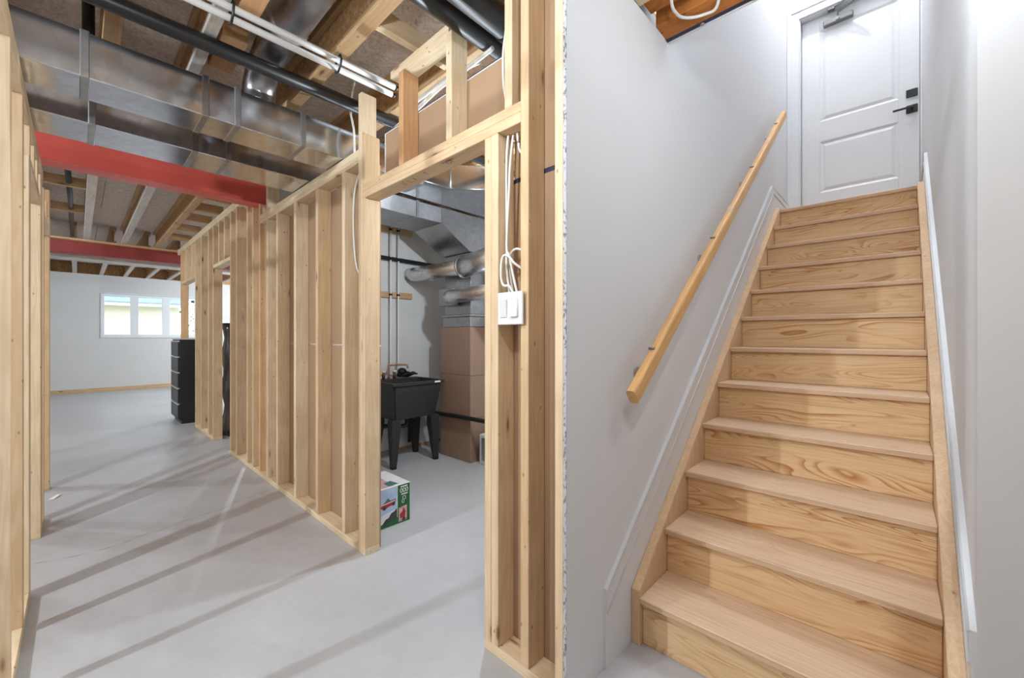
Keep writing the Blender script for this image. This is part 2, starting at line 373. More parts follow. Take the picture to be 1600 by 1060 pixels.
# ================================================================== stair enclosure
struct(prism('wall_stair_left', [(1.082, 0), (4.9, 0), (4.9, 5.9), (1.876, 5.9), (1.876, JB), (1.082, JB)], 'y', 0.778, 0.7907, 'drywall'), 'white drywall behind the wooden handrail')
wsl = wall_root('wall_stair_frame', (2.5, 0.84, 0), 'stud framing inside the handrail wall')
for xx in (1.6, 2.0, 2.4, 2.8, 3.2, 3.56): board('stud', (xx, xx+SW), (0.7907, 0.7907+ST), (0.038, JB-0.076), 'stud', wsl)
board('top_plate', (1.172, 3.598), (0.7907, 0.7907+ST), (JB-0.076, JB), 'stud', wsl)
board('bottom_plate', (1.172, 3.598), (0.7907, 0.7907+ST), (0, 0.038), 'stud', wsl)
board('wall_panel', (1.182, 4.2), (0.88, 0.8927), (0, JB+0.23), 'drywall_far', wsl, 'z', 0)
board('wall_panel_edge', (1.0800, 1.0818), (0.7785, 0.7905), (0, JB), 'board_edge', wsl, 'z', 0)
struct(prism('wall_stair_right', [(1.65, 0), (4.9, 0), (4.9, 5.9), (1.876, 5.9), (1.876, JB), (1.65, JB)], 'y', -0.26, -0.142, 'drywall'), 'white drywall on the open side of the stairs')
struct(board('wall_right', (1.529, 1.65), (-2.45, -0.142), (0, JB), 'drywall', None, 'z', 0), 'white wall end beside the foot of the stairs')
struct(board('wall_stair_top', (4.80, 4.9), (-0.26, 0.79), (0.0, 5.9), 'drywall', None, 'z', 0), 'wall behind the door at the head of the stairs')
wdr = wall_root('wall_door_side', (4.74, 0.32, 2.28), 'white wall around the door at the head of the stairs')
board('wall_panel', (4.68, 4.80), (-0.142, 0.778), (4.205, 5.9), 'drywall', wdr, 'z', 0)
board('wall_panel', (4.68, 4.80), (0.69, 0.778), (2.28, 4.205), 'drywall', wdr, 'z', 0)
struct(board('wall_stair_header', (1.876, 1.889), (-0.142, 0.778), (JB, 5.9), 'drywall', None, 'z', 0), 'drywall above the stair opening')
struct(board('ceiling_stair', (1.876, 4.9), (-0.26, 0.79), (5.9, 6.0), 'drywall', None, 'z', 0), 'white ceiling over the stairs')

# skirting along both sides of the stairs
def skirt(name, y0, y1, proud, lab):
    r = wall_root(name, (1.4, y0, 0), lab)
    s = 0.815; z0 = 0.291
    top = lambda x: z0+s*(x-1.309)
    xe = 4.655
    x0 = 1.309 if proud < 0 else 1.5295
    xk = 1.309+(2.464-z0)/s
    prism('skirt_board', [(x0, 0), (x0, top(x0)), (xk, 2.464), (xe, 2.464), (xe, 2.25), (3.95, 2.1), (1.62, 0)], 'y', *sorted((y0, y0+proud*0.010)), 'trim_white', r, 0.0)
    dz = 0.083
    ya = y0+proud*0.010; yb = y0+proud*0.014
    prism('skirt_cap', [(x0, top(x0)-dz), (x0, top(x0)), (xk, 2.464), (xe, 2.464), (xe, 2.464-0.055), (xk+0.035, 2.464-0.055)], 'y', *sorted((ya, yb)), 'trim_white', r)
    tube('skirt_bead', [(x0, yb, top(x0)-0.005), (xk, yb, 2.459), (xe, yb, 2.459)], 0.0042, 'trim_white', r, 8)
    tube('skirt_bead', [(x0, yb, top(x0)-dz), (xk+0.035, yb, 2.409), (xe, yb, 2.409)], 0.0042, 'trim_white', r, 8)
    return r
skirt('trim_1', 0.778, 0.778, -1, 'white sloping skirting under the handrail')
skirt('trim_2', -0.142, -0.142, 1, 'white sloping skirting on the open side of the stairs')

# ================================================================== staircase
st = thing('staircase', 'straight flight of unfinished plywood stairs with pine stringers', 'staircase', (1.5, 0.32, 0))
YL, YR = 0.7316, -0.0961
RISE, RUN, X0 = 0.19, 0.2354, 1.4959
def stringer(y0, y1, mat):
    o = 0.022
    xt = X0+RUN*11
    prism('stringer', [(X0+0.004, 0), (X0+0.004, RISE+o), (xt+0.004, RISE*12+o), (xt+0.09, RISE*12+o), (xt+0.09, RISE*12-0.25), (X0+0.33, 0)], 'y', y0, y1, mat, st, 0.002)
stringer(YL+0.0005, YL+0.036, 'stringer_pine'); stringer(YR-0.036, YR-0.0005, 'stringer_pine')
for i in range(12):
    xn = X0+RUN*i; z = RISE*(i+1)
    board('riser', (xn+0.026, xn+0.043), (YR, YL), (z-RISE, z-0.0245), 'riser_ply', st)
    if i < 11: tr = board('tread', (xn, xn+RUN+0.034), (YR, YL), (z-0.025, z), 'tread_ply', st, 'y', 0.003)
    else: tr = board('tread', (xn, 4.70), (-0.141, 0.777), (z-0.025, z), 'tread_ply', st, 'y', 0.003)
    for k in range(3):   # ply lines of the nosing
        zz = z-0.021+k*0.0065
        board('ply_line', (xn-0.0004, xn+0.001), (YR+0.002, YL-0.002), (zz, zz+0.0016), 'stud_orange', tr, 'y', 0)

# ================================================================== handrail
A = Vector((1.376, 0.70, 0.985)); B = Vector((4.07, 0.70, 3.07)); D = (B-A).normalized(); Lr = (B-A).length
hr = thing('handrail', 'pine handrail on metal brackets along the white stair wall', 'handrail', tuple(A))
ang = math.atan2(D.z, D.x)
cuts = [0, 0.30*Lr, 0.43*Lr, 0.455*Lr, 0.60*Lr, 0.78*Lr, 0.80*Lr, Lr]
for i in range(len(cuts)-1):
    bm = bmesh.new(); bmesh.ops.create_cube(bm, size=1); ln = cuts[i+1]-cuts[i]
    bmesh.ops.scale(bm, vec=(0.062, 0.036, ln), verts=bm.verts)
    ed = [e for e in bm.edges if abs(e.verts[0].co.z-e.verts[1].co.z) > 0.5*ln]
    bmesh.ops.bevel(bm, geom=ed, offset=0.011, segments=3, affect='EDGES', profile=0.5)
    me = bpy.data.meshes.new('rail_section'); bm.to_mesh(me); bm.free()
    o = link('rail_section', me, 'rail_wood' if i not in (2, 5) else 'stringer_pine', hr, tuple(A+D*(cuts[i]+ln/2)), (0, math.pi/2-ang, 0))
for t in (0.07, 0.34, 0.63, 0.90):
    p = A+D*(t*Lr)
    br = tube('bracket', [(p.x, 0.777, p.z-0.075), (p.x, 0.735, p.z-0.075), (p.x, 0.712, p.z-0.062), (p.x, 0.702, p.z-0.03)], 0.006, 'steel_chain', hr, 10, 5)
    tube('wall_plate', [(p.x, 0.7775, p.z-0.075), (p.x, 0.772, p.z-0.075)], 0.026, 'steel_chain', br, 20)
    for s in (-1, 1):
        q = p+Vector((-D.z, 0, D.x))*(0.034*s)
        tube('screw', [tuple(q+Vector((0, -0.008, 0))), tuple(q+Vector((0, 0.016, 0)))], 0.005, 'closer_grey', br, 8)

# ================================================================== door at the head of the stairs
dr = wall_root('door_1', (4.77, 0.27, 2.28), 'white two-panel door at the head of the stairs')
dy, dz = (-0.127, 0.671), (2.285, 4.187)
DX = 4.75
sl = board('door_slab', (DX+0.010, DX+0.045), dy, dz, 'door_white', dr, 'z', 0.001)
PZ = [(2.545, 3.018), (3.206, 4.06)]; PY = (0.0, 0.534)
board('stile', (DX, DX+0.010), (dy[0], PY[0]), dz, 'door_white', sl, 'z', 0.002)
board('stile', (DX, DX+0.010), (PY[1], dy[1]), dz, 'door_white', sl, 'z', 0.002)
for a, b in ((dz[0], PZ[0][0]), (PZ[0][1], PZ[1][0]), (PZ[1][1], dz[1])):
    board('rail', (DX, DX+0.010), PY, (a, b), 'door_white', sl, 'y', 0.002)
for a, b in PZ:
    bm = bmesh.new()
    def ring(m, x): return [bm.verts.new((x, PY[0]+m, a+m)), bm.verts.new((x, PY[1]-m, a+m)), bm.verts.new((x, PY[1]-m, b-m)), bm.verts.new((x, PY[0]+m, b-m))]
    rs = [ring(0.0, DX), ring(0.016, DX+0.009), ring(0.022, DX+0.009), ring(0.045, DX+0.002)]
    for r0, r1 in zip(rs, rs[1:]):
        for k in range(4): bm.faces.new((r0[k], r0[(k+1) % 4], r1[(k+1) % 4], r1[k]))
    bm.faces.new(rs[-1]); to_obj('panel', bm, 'door_white', sl)
jm = wall_root('trim_3', (4.66, 0.27, 2.28), 'white casing and jamb of the stair door')
board('jamb', (4.68, 4.80), (0.674, 0.69), (2.28, 4.205), 'trim_white', jm, 'z', 0.001)
board('jamb', (4.68, 4.80), (-0.1415, -0.129), (2.28, 4.205), 'trim_white', jm, 'z', 0.001)
board('jamb', (4.68, 4.80), (-0.129, 0.674), (4.19, 4.205), 'trim_white', jm, 'y', 0.001)
board('casing', (4.663, 4.68), (0.682, 0.777), (2.28, 4.30), 'trim_white', jm, 'z', 0.004)
board('casing', (4.655, 4.663), (0.742, 0.777), (2.28, 4.30), 'trim_white', jm, 'z', 0.003)
board('casing', (4.663, 4.68), (-0.1415, 0.682), (4.197, 4.30), 'trim_white', jm, 'y', 0.004)
board('casing', (4.655, 4.663), (-0.1415, 0.742), (4.265, 4.30), 'trim_white', jm, 'y', 0.003)
board('casing', (4.663, 4.68), (-0.1415, -0.135), (2.28, 4.197), 'trim_white', jm, 'z', 0.001)
board('deadbolt', (DX-0.014, DX), (-0.115, -0.046), (3.195, 3.258), 'black_metal', dr, 'z', 0.003)
hd = board('handle', (DX-0.012, DX), (-0.115, -0.046), (3.062, 3.128), 'black_metal', dr, 'z', 0.003)
tube('lever_neck', [(DX-0.012, -0.08, 3.098), (DX-0.045, -0.08, 3.098)], 0.010, 'black_metal', hd, 12)
board('lever', (DX-0.052, DX-0.040), (-0.092, 0.035), (3.09, 3.106), 'black_metal', hd, 'y', 0.003)
cl = board('door_closer', (DX-0.05, DX), (0.29, 0.505), (4.055, 4.105), 'closer_grey', dr, 'y', 0.008)
tube('closer_knob', [(DX-0.052, 0.40, 4.075), (DX-0.07, 0.40, 4.075)], 0.016, 'closer_grey', cl, 16)
tube('closer_arm', [(DX-0.03, 0.40, 4.11), (DX-0.03, 0.40, 4.145), (DX-0.10, 0.27, 4.155), (DX-0.16, 0.20, 4.16)], 0.008, 'closer_grey', cl, 8)
tube('closer_arm', [(DX-0.16, 0.20, 4.17), (DX-0.12, 0.33, 4.175), (DX-0.055, 0.44, 4.178)], 0.008, 'closer_grey', cl, 8)
board('closer_shoe', (DX-0.075, DX-0.03), (0.42, 0.47), (4.168, 4.1885), 'closer_grey', cl, 'y', 0.003)

# ================================================================== left stud partition
UX = 1.08
wl = wall_root('wall_left', (-0.195, 3.0, 0), 'open stud partition with bare pine studs beside the corridor')
lx = (-0.15-ST, -0.15)
board('bottom_plate', lx, (-1.6, 2.945), (0, 0.038), 'stud_pale', wl)
for i, yy in enumerate((-1.6, -1.2, -0.8, -0.35, 0.05, 0.45, 0.85, 1.25, 1.66, 2.10, 2.555)):
    board('stud', lx, (yy, yy+SW), (0.038, 2.18), ('stud', 'stud_pale')[i % 2], wl)
board('stud', lx, (2.873, 2.911), (0.038, 2.03), 'stud_pale', wl)
board('stud', lx, (2.911, 2.949), (0.0385, 2.18), 'stud', wl)
board('bottom_plate', lx, (3.73, 4.09), (0, 0.03), 'stud_pale', wl)
board('stud', lx, (3.73, 3.768), (0.03, 2.18), 'stud_pale', wl)
board('stud', lx, (3.85, 3.888), (0.03, 2.18), 'stud', wl)
board('stud', lx, (4.05, 4.088), (0.03, 2.18), 'stud_pale', wl)
board('stud', lx, (4.86, 4.898), (0.0, 2.36), 'stud', wl)
board('stud', lx, (4.898, 4.936), (0.0, 2.36), 'stud', wl)
board('header', lx, (2.949, 3.73), (2.0, 2.038), 'stud_pale', wl)
board('header', lx, (4.088, 4.86), (2.0, 2.038), 'stud_pale', wl)
for yy in (3.2, 3.45, 4.45): board('cripple_stud', lx, (yy, yy+SW), (2.038, 2.18), 'stud', wl)
board('top_plate', lx, (-1.6, 3.99), (2.18, 2.218), 'stud_pale', wl)
board('top_plate', lx, (-1.6, 3.99), (2.218, 2.256), 'stud_pale', wl)

board('wallboard', (lx[0]-0.0137, lx[0]-0.001), (-1.6, 0.80), (0.012, 2.256), 'kraft', wl, 'z', 0)  # unseen board, added to keep left bulb light off the right wall

# ================================================================== utility partition
wu = wall_root('wall_middle', (1.125, 2.5, 0), 'open stud partition between the corridor and the utility room')
ux = (UX, UX+ST)
board('bottom_plate', ux, (2.127, 4.2), (0, 0.038), 'stud_pale', wu)
board('bottom_plate', ux, (0.791, 1.165), (0, 0.038), 'stud_pale', wu)
for i, yy in enumerate((2.374, 2.767, 3.164, 3.552, 3.799)):
    board('stud', ux, (yy, yy+SW), (0.038, 2.18), ('stud_pale', 'stud')[i % 2], wu)
board('stud', ux, (4.005, 4.043), (0.038, 2.355), 'stud_orange', wu)
board('top_plate', ux, (2.203, 4.0), (2.18, 2.218), 'stud_pale', wu)
board('top_plate', ux, (2.203, 4.0), (2.218, 2.256), 'stud_pale', wu)
board('cripple_stud', ux, (3.80, 3.838), (2.256, 2.50), 'stud_pale', wu)
# post at the doorway
board('stud', ux, (2.165, 2.203), (0.038, JB), 'stud_pale', wu)
board('stud', ux, (2.127, 2.165), (0.038, 1.968), 'stud', wu)
board('stud', ux, (2.127, 2.165), (2.044, 2.32), 'stud', wu)
# header and cripples
board('header', ux, (0.978, 2.165), (1.968, 2.006), 'stud', wu)
board('header', ux, (0.978, 2.165), (2.006, 2.044), 'stud', wu)
board('cripple_stud', ux, (1.745, 1.783), (2.044, 2.50), 'stud_orange', wu)
board('cripple_stud', ux, (1.37, 1.408), (2.044, 2.50), 'stud_pale', wu)
board('top_plate', ux, (1.39, 1.86), (2.50, 2.538), 'stud_pale', wu)
board('blocking', (0.907, 1.298), (1.66, 1.698), (2.572, 2.661), 'stud_pale', wu)
# jamb studs
board('stud', ux, (1.129, 1.165), (0.038, 1.968), 'stud_pale', wu)
board('stud', ux, (1.091, 1.128), (0.038, 1.968), 'stud_pale', wu)
board('stud', ux, (1.02, 1.058), (2.044, JB), 'stud_pale', wu)
board('stud', ux, (0.940, 0.978), (0.038, JB), 'stud', wu)
board('stud', ux, (0.791, 0.826), (0.0385, JB-0.038), 'stud_pale', wu)
board('top_plate', (UX, 1.30), (0.80, 0.895), (JB-0.06, JB), 'stud_pale', wu, 'x')
# brown back faces of the utility room wallboard
dx = (UX+ST+0.001, UX+ST+0.0137)
board('wallboard', dx, (2.14, 3.849), (0.012, 1.148), 'kraft', wu, 'z', 0)
board('wallboard', dx, (2.14, 3.849), (1.156, 2.178), 'kraft', wu, 'z', 0)
board('wallboard', dx, (1.09, 2.06), (2.05, 2.322), 'kraft', wu, 'z', 0)
board('wallboard', dx, (0.893, 1.165), (0.012, 1.80), 'kraft', wu, 'z', 0)
board('wallboard', dx, (0.893, 1.089), (1.818, 2.45), 'kraft', wu, 'z', 0)
board('joint_strip', (dx[0]+0.006, dx[1]+0.002), (2.14, 3.849), (1.148, 1.156), 'trim_white', wu, 'y', 0)  # white strip stands in for light showing through the board gap
board('joint_strip', (dx[0]+0.002, dx[1]), (0.893, 1.165), (1.80, 1.818), 'blue_tape', wu, 'y', 0)
board('wallboard_trim', (dx[0]-0.002, dx[1]+0.001), (1.09, 2.06), (2.322, 2.327), 'trim_white', wu, 'y', 0)
board('joint_strip', (dx[0]+0.012, dx[1]+0.02), (1.09, 2.06), (2.327, 2.345), 'blue_tape', wu, 'y', 0)
board('wallboard_trim', (dx[0]-0.003, dx[1]+0.001), (2.06, 2.068), (2.05, 2.327), 'trim_white', wu, 'z', 0)
board('wallboard_trim', (dx[0]-0.02, dx[1]), (0.838, 0.845), (0.038, JB-0.08), 'trim_white', wu, 'z', 0)
# ink stamps on the header underside
for a, b, u, v in ((1.80, 1.803, 1.10, 1.135), (1.785, 1.788, 1.10, 1.135), (1.77, 1.778, 1.098, 1.104), (1.75, 1.753, 1.10, 1.14), (1.70, 1.706, 1.11, 1.13), (1.60, 1.612, 1.105, 1.11), (1.60, 1.603, 1.105, 1.125), (1.45, 1.462, 1.10, 1.104), (1.44, 1.443, 1.10, 1.125), (1.42, 1.432, 1.12, 1.124), (1.41, 1.413, 1.10, 1.125)):
    decal('ink_stamp', [(u, a, 1.9675), (v, a, 1.9675), (v, b, 1.9675), (u, b, 1.9675)], 'ink', wu)

# second partition farther along
w2 = wall_root('wall_middle_far', (1.125, 6.0, 0), 'farther stretch of the stud partition with two framed openings')
for i, yy in enumerate((4.379, 4.756, 4.985)): board('stud', ux, (yy, yy+SW), (0.038, 2.49), 'stud', w2)
board('stud', ux, (4.205, 4.243), (0.038, 2.49), 'stud', w2)
board('bottom_plate', ux, (4.2, 5.03), (0, 0.038), 'stud_pale', w2)
for yy in (5.78, 6.031, 6.438, 6.812): board('stud', ux, (yy, yy+SW), (0.038, 2.49), 'stud', w2)
board('bottom_plate', ux, (5.77, 6.86), (0, 0.038), 'stud_pale', w2)
board('stud', ux, (7.90, 7.938), (0.0, 2.49), 'stud_orange', w2)
board('stud', ux, (7.938, 7.976), (0.0, 2.49), 'stud', w2)
board('header', ux, (5.023, 5.78), (2.0, 2.038), 'stud_pale', w2)
board('header', ux, (6.85, 7.90), (2.0, 2.038), 'stud_pale', w2)
for yy in (5.25, 5.5, 7.1, 7.35, 7.6): board('cripple_stud', ux, (yy, yy+SW), (2.038, 2.49), 'stud', w2)
board('top_plate', ux, (4.20, 8.25), (2.49, 2.528), 'stud_pale', w2)
board('top_plate', ux, (4.20, 8.25), (2.528, 2.564), 'stud_pale', w2)

# ================================================================== ceiling
ce = wall_root('ceiling', (0.5, 4.0, 2.8), 'unfinished ceiling of wooden I-joists under strand board')
def sub(x, y): board('subfloor_panel', x, y, (2.806, 2.825), 'osb', ce, 'x', 0.0015)
ys = [-2.6, -1.38, -0.16, 1.06, 2.28, 3.50, 4.72, 5.94, 7.16, 8.38, 9.60, 10.82, 12.95]
for i in range(len(ys)-1):
    off = 0.0 if i % 2 else -1.2
    xs = [x for x in (-4.2, -2.9+off, -0.5+off, 1.876) if x <= 1.876]
    xs = sorted(set([-4.2, -2.6 if i % 2 else -1.5, 0.2 if i % 2 else 0.9]))
    xr = 4.4 if ys[i] > 0.9 else 1.876
    xs.append(xr)
    for a, b in zip(xs, xs[1:]): sub((a+0.0015, b-0.0015), (ys[i]+0.0015, ys[i+1]-0.0015))
board('floor_deck', (-4.2, 1.876), (-2.6, 12.95), (2.826, 2.85), 'osb_web', ce, 'z', 0)  # unseen cover, added to stop sky light leaking through panel seams
board('floor_deck', (1.876, 4.4), (0.9, 12.95), (2.826, 2.85), 'osb_web', ce, 'z', 0)
def ijoist(xc, y0, y1, fm='flange', w=0.062):
    j = board('joist', (xc-w/2, xc+w/2), (y0, y1), (JB, JB+0.038), fm, ce)
    board('top_flange', (xc-w/2, xc+w/2), (y0, y1), (2.767, 2.805), 'flange', j)
    board('web', (xc-0.006, xc+0.006), (y0, y1), (JB+0.038, 2.767), 'osb_web', j, 'y', 0)
for xc in (-3.7, -2.95, -2.2, -1.42, -0.66, -0.28, 0.108, 0.875):
    ijoist(xc, -2.4, 4.02)
ijoist(0.41, -2.4, 4.02, 'white_flange', 0.05)
ijoist(1.33, 0.9, 3.85); ijoist(1.75, 0.93, 3.85); ijoist(2.2, 0.93, 3.85); ijoist(2.65, 0.93, 3.85); ijoist(3.1, 0.93, 3.85)
ijoist(1.27, -2.4, 0.76)
for k, xc in enumerate((-2.6, -1.8, -1.05, -0.68, -0.29, 0.09, 0.465, 0.83, 1.45, 1.95, 2.6, 3.3)):
    ijoist(xc, 4.03, 8.33, 'white_flange' if k in (5, 6) else 'flange', 0.066)
for xc in (-2.6, -1.8, -1.2, -0.8, -0.42, -0.04, 0.36, 0.74, 1.12, 1.5, 1.9, 2.5, 3.2):
    ijoist(xc, 8.34, 12.79, 'white_flange', 0.066)
# solid lumber and blocking in view
board('joist_filler', (0.455, 0.535), (-1.0, 2.02), (2.566, 2.70), 'stud_orange', ce)
board('joist_filler', (0.465, 0.57), (2.30, 2.62), (2.62, 2.70), 'stud_orange', ce)
for yy, z in ((4.55, 2.57), (5.0, 2.57), (5.5, 2.57), (6.05, 2.57), (6.7, 2.57), (7.4, 2.57)):
    board('blocking', (0.864, 1.12), (yy, yy+SW), (z, z+0.089), 'flange', ce)
for yy in (4.75, 5.5, 6.6): board('blocking', (-0.65, 0.056), (yy, yy+SW), (2.58, 2.669), 'flange', ce)
board('blocking', (0.123, 0.43), (4.70, 4.738), (2.70, 2.738), 'flange', ce)
board('ledger', (-2.5, 2.6), (10.0, 10.4), (2.526, 2.564), 'white_flange', ce)
board('nailer', (-2.5, 1.1), (8.24, 8.42), (2.54, 2.564), 'stud_orange', ce)
# stair opening header
hl = board('stair_header', (1.745, 1.852), (-0.142, 0.777), (JB, 2.80), 'header_lvl', ce)
board('stair_header', (1.60, 1.70), (-0.142, 0.777), (JB+0.03, 2.80), 'header_lvl', ce)
board('header_tape', (1.853, 1.875), (-0.142, 0.777), (JB+0.002, 2.80), 'blue_tape', ce, 'y', 0)
board('joist_stub', (1.50, 1.59), (0.70, 0.777), (JB, 2.66), 'stud_pale', ce, 'x')
board('rim_beam', (0.95, 1.6), (0.90, 0.97), (2.566, 2.80), 'header_lvl', ce)
for i, yy in enumerate((0.62, 0.42)):
    tube('header_fastener', [(1.864, yy, JB+0.001), (1.864, yy, JB-0.004)], 0.009, 'steel_chain', hl, 12)

# ================================================================== steel beams
def ibeam(name, y0, y1, x0, x1, z0, z1, mat, label):
    r = thing(name, label, 'beam', ((x0+x1)/2, (y0+y1)/2, z0), 'red steel beams')
    t = 0.012; ins = 0.0015
    board('bottom_flange', (x0, x1), (y0, y1), (z0, z0+t), mat, r, 'x', 0.002)
    board('top_flange', (x0, x1), (y0, y1), (z1-t, z1), mat, r, 'x', 0.002)
    board('web_plate', (x0, x1), (y0+ins, y1-ins), (z0+t, z1-t), mat, r, 'x', 0)
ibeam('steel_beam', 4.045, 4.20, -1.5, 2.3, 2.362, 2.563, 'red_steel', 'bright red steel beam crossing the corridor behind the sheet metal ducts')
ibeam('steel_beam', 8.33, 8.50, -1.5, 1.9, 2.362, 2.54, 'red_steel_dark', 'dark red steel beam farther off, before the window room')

# ================================================================== ducts over the corridor
def rect_duct(name, x0, x1, y0, y1, z0, z1, mat, label, cleats, axis='x', group=None):
    r = thing(name, label, 'duct', ((x0+x1)/2, (y0+y1)/2, z0), group)
    cuts = [x0 if axis == 'x' else y0]+list(cleats)+[x1 if axis == 'x' else y1]
    for a, b in zip(cuts, cuts[1:]):
        if axis == 'x': board('duct_section', (a, b), (y0, y1), (z0, z1), mat, r, 'x', 0.004)
        else: board('duct_section', (x0, x1), (a, b), (z0, z1), mat, r, 'y', 0.004)
    for c in cleats:
        e = 0.006; w = 0.014
        if axis == 'x': board('drive_cleat', (c-w, c+w), (y0-e, y1+e), (z0-e*0.5, z1+e), 'galv_dull', r, 'x', 0.003)
        else: board('drive_cleat', (x0-e, x1+e), (c-w, c+w), (z0-e*0.5, z1+e), 'galv_dull', r, 'y', 0.003)
    return r
rect_duct('supply_duct', -0.50, 1.655, 2.405, 2.635, 2.26, 2.445, 'galv', 'galvanized rectangular duct crossing the corridor beside the white conduits', (0.02, 0.42, 0.55, 0.86), group='ducts across the corridor')
rect_duct('return_duct', -0.50, 1.44, 2.915, 3.22, 2.26, 2.445, 'galv', 'galvanized rectangular duct crossing the corridor beside the red beam', (0.05, 0.46, 0.62), group='ducts across the corridor')
# round duct between the joists
rd = thing('round_duct', 'shiny round metal duct running up between the ceiling joists', 'duct', (0.66, 1.6, 2.68))
bm = bmesh.new(); tube_bm(bm, [(0.672, 0.2, 2.652), (0.672, 2.05, 2.652)], 0.080, 32); to_obj('pipe_section', bm, 'galv_round', rd, True)
bm = bmesh.new(); tube_bm(bm, [(0.672, 2.03, 2.652), (0.672, 2.05, 2.652), (0.672, 2.07, 2.652), (0.672, 2.09, 2.652)], [0.083, 0.087, 0.087, 0.081], 32); to_obj('collar', bm, 'galv_round', rd, True)
bm = bmesh.new(); tube_bm(bm, spline([(0.672, 2.08, 2.652), (0.672, 2.30, 2.645), (0.672, 2.44, 2.60), (0.672, 2.51, 2.53), (0.672, 2.52, 2.449)], 6), 0.078, 32); to_obj('elbow', bm, 'galv_dull', rd, True)

# pipes under the ceiling
for i, (yy, zz) in enumerate(((1.985, 2.535), (2.012, 2.508))):
    pc = thing('conduit_pipe', ('white plastic conduit, upper of the strapped pair under the joists', 'white plastic conduit, lower of the strapped pair under the joists')[i], 'pipe', (0.2, yy, zz), 'white conduits under the joists')
    tube('pipe_run', [(-1.9, yy, zz), (1.16, yy-0.03, zz)], 0.0145, 'conduit_white', pc, 16)
    tube('pipe_cap', [(1.16, yy-0.03, zz), (1.178, yy-0.03, zz)], 0.012, 'black_metal', pc, 12)
for i, xx in enumerate((0.43, 0.865)):
    yy = 1.998-0.03*(xx+2.5)/3.6
    tag(tube('pipe_strap', [(xx, yy-0.024, 2.556), (xx, yy+0.012, 2.556), (xx, yy+0.034, 2.52), (xx, yy+0.03, 2.492), (xx, yy, 2.486), (xx, yy-0.026, 2.505), (xx, yy-0.034, 2.535), (xx, yy-0.022, 2.558)], 0.005, 'black_metal', None, 8), ('black cable tie around the white conduits beside the round duct', 'black cable tie around the white conduits near the doorway post')[i], 'strap', 'ties on the conduits')
pb = thing('drain_pipe', 'thin black drain pipe crossing the corridor beside the white conduits', 'pipe', (0.2, 2.262, 2.52)); tube('pipe_run', [(-2.6, 2.262, 2.523), (2.2, 2.262, 2.523)], 0.034, 'abs_black', pb, 20)
pk = thing('vent_pipe', 'black vent pipe hung on a chain over the doorway header', 'pipe', (1.0, 1.315, 2.54)); tube('pipe_run', [(-2.1, 1.295, 2.515), (1.62, 1.328, 2.515)], 0.044, 'abs_black', pk, 24)
tube('coupling', [(0.55, 1.318, 2.515), (0.62, 1.319, 2.515)], 0.048, 'abs_black', pk, 24)
for k in range(5):
    z = 2.59+0.022*k
    bm = bmesh.new(); ring = [(0.96+(0.007*math.cos(a) if k % 2 else 0), 1.27+(0 if k % 2 else 0.007*math.cos(a)), z+0.013*math.sin(a)) for a in [i*math.pi/5 for i in range(11)]]
    tube_bm(bm, ring, 0.002, 6, False); to_obj('chain_link', bm, 'steel_chain', pk, True)
pv = thing('soil_pipe', 'thick black soil pipe ending above the switch cables', 'pipe', (1.0, 1.19, 2.56)); tube('pipe_run', [(-2.1, 1.145, 2.505), (1.5, 1.20, 2.505)], 0.056, 'abs_black', pv, 24)
tube('coupling', [(1.22, 1.197, 2.505), (1.30, 1.198, 2.505)], 0.059, 'abs_black', pv, 24)
tag(tube('hanger_pipe', [(0.035, 2.75, 2.46), (0.035, 2.75, 2.80)], 0.022, 'abs_black', None, 14), 'black vertical pipe rising between the corridor ducts', 'pipe')
tag(tube('hanger_pipe', [(-0.06, 4.55, 2.62), (-0.05, 6.2, 2.62), (-0.05, 8.3, 2.62)], 0.02, 'abs_black', None, 14), 'black pipe running along the joists past the red beam', 'pipe')

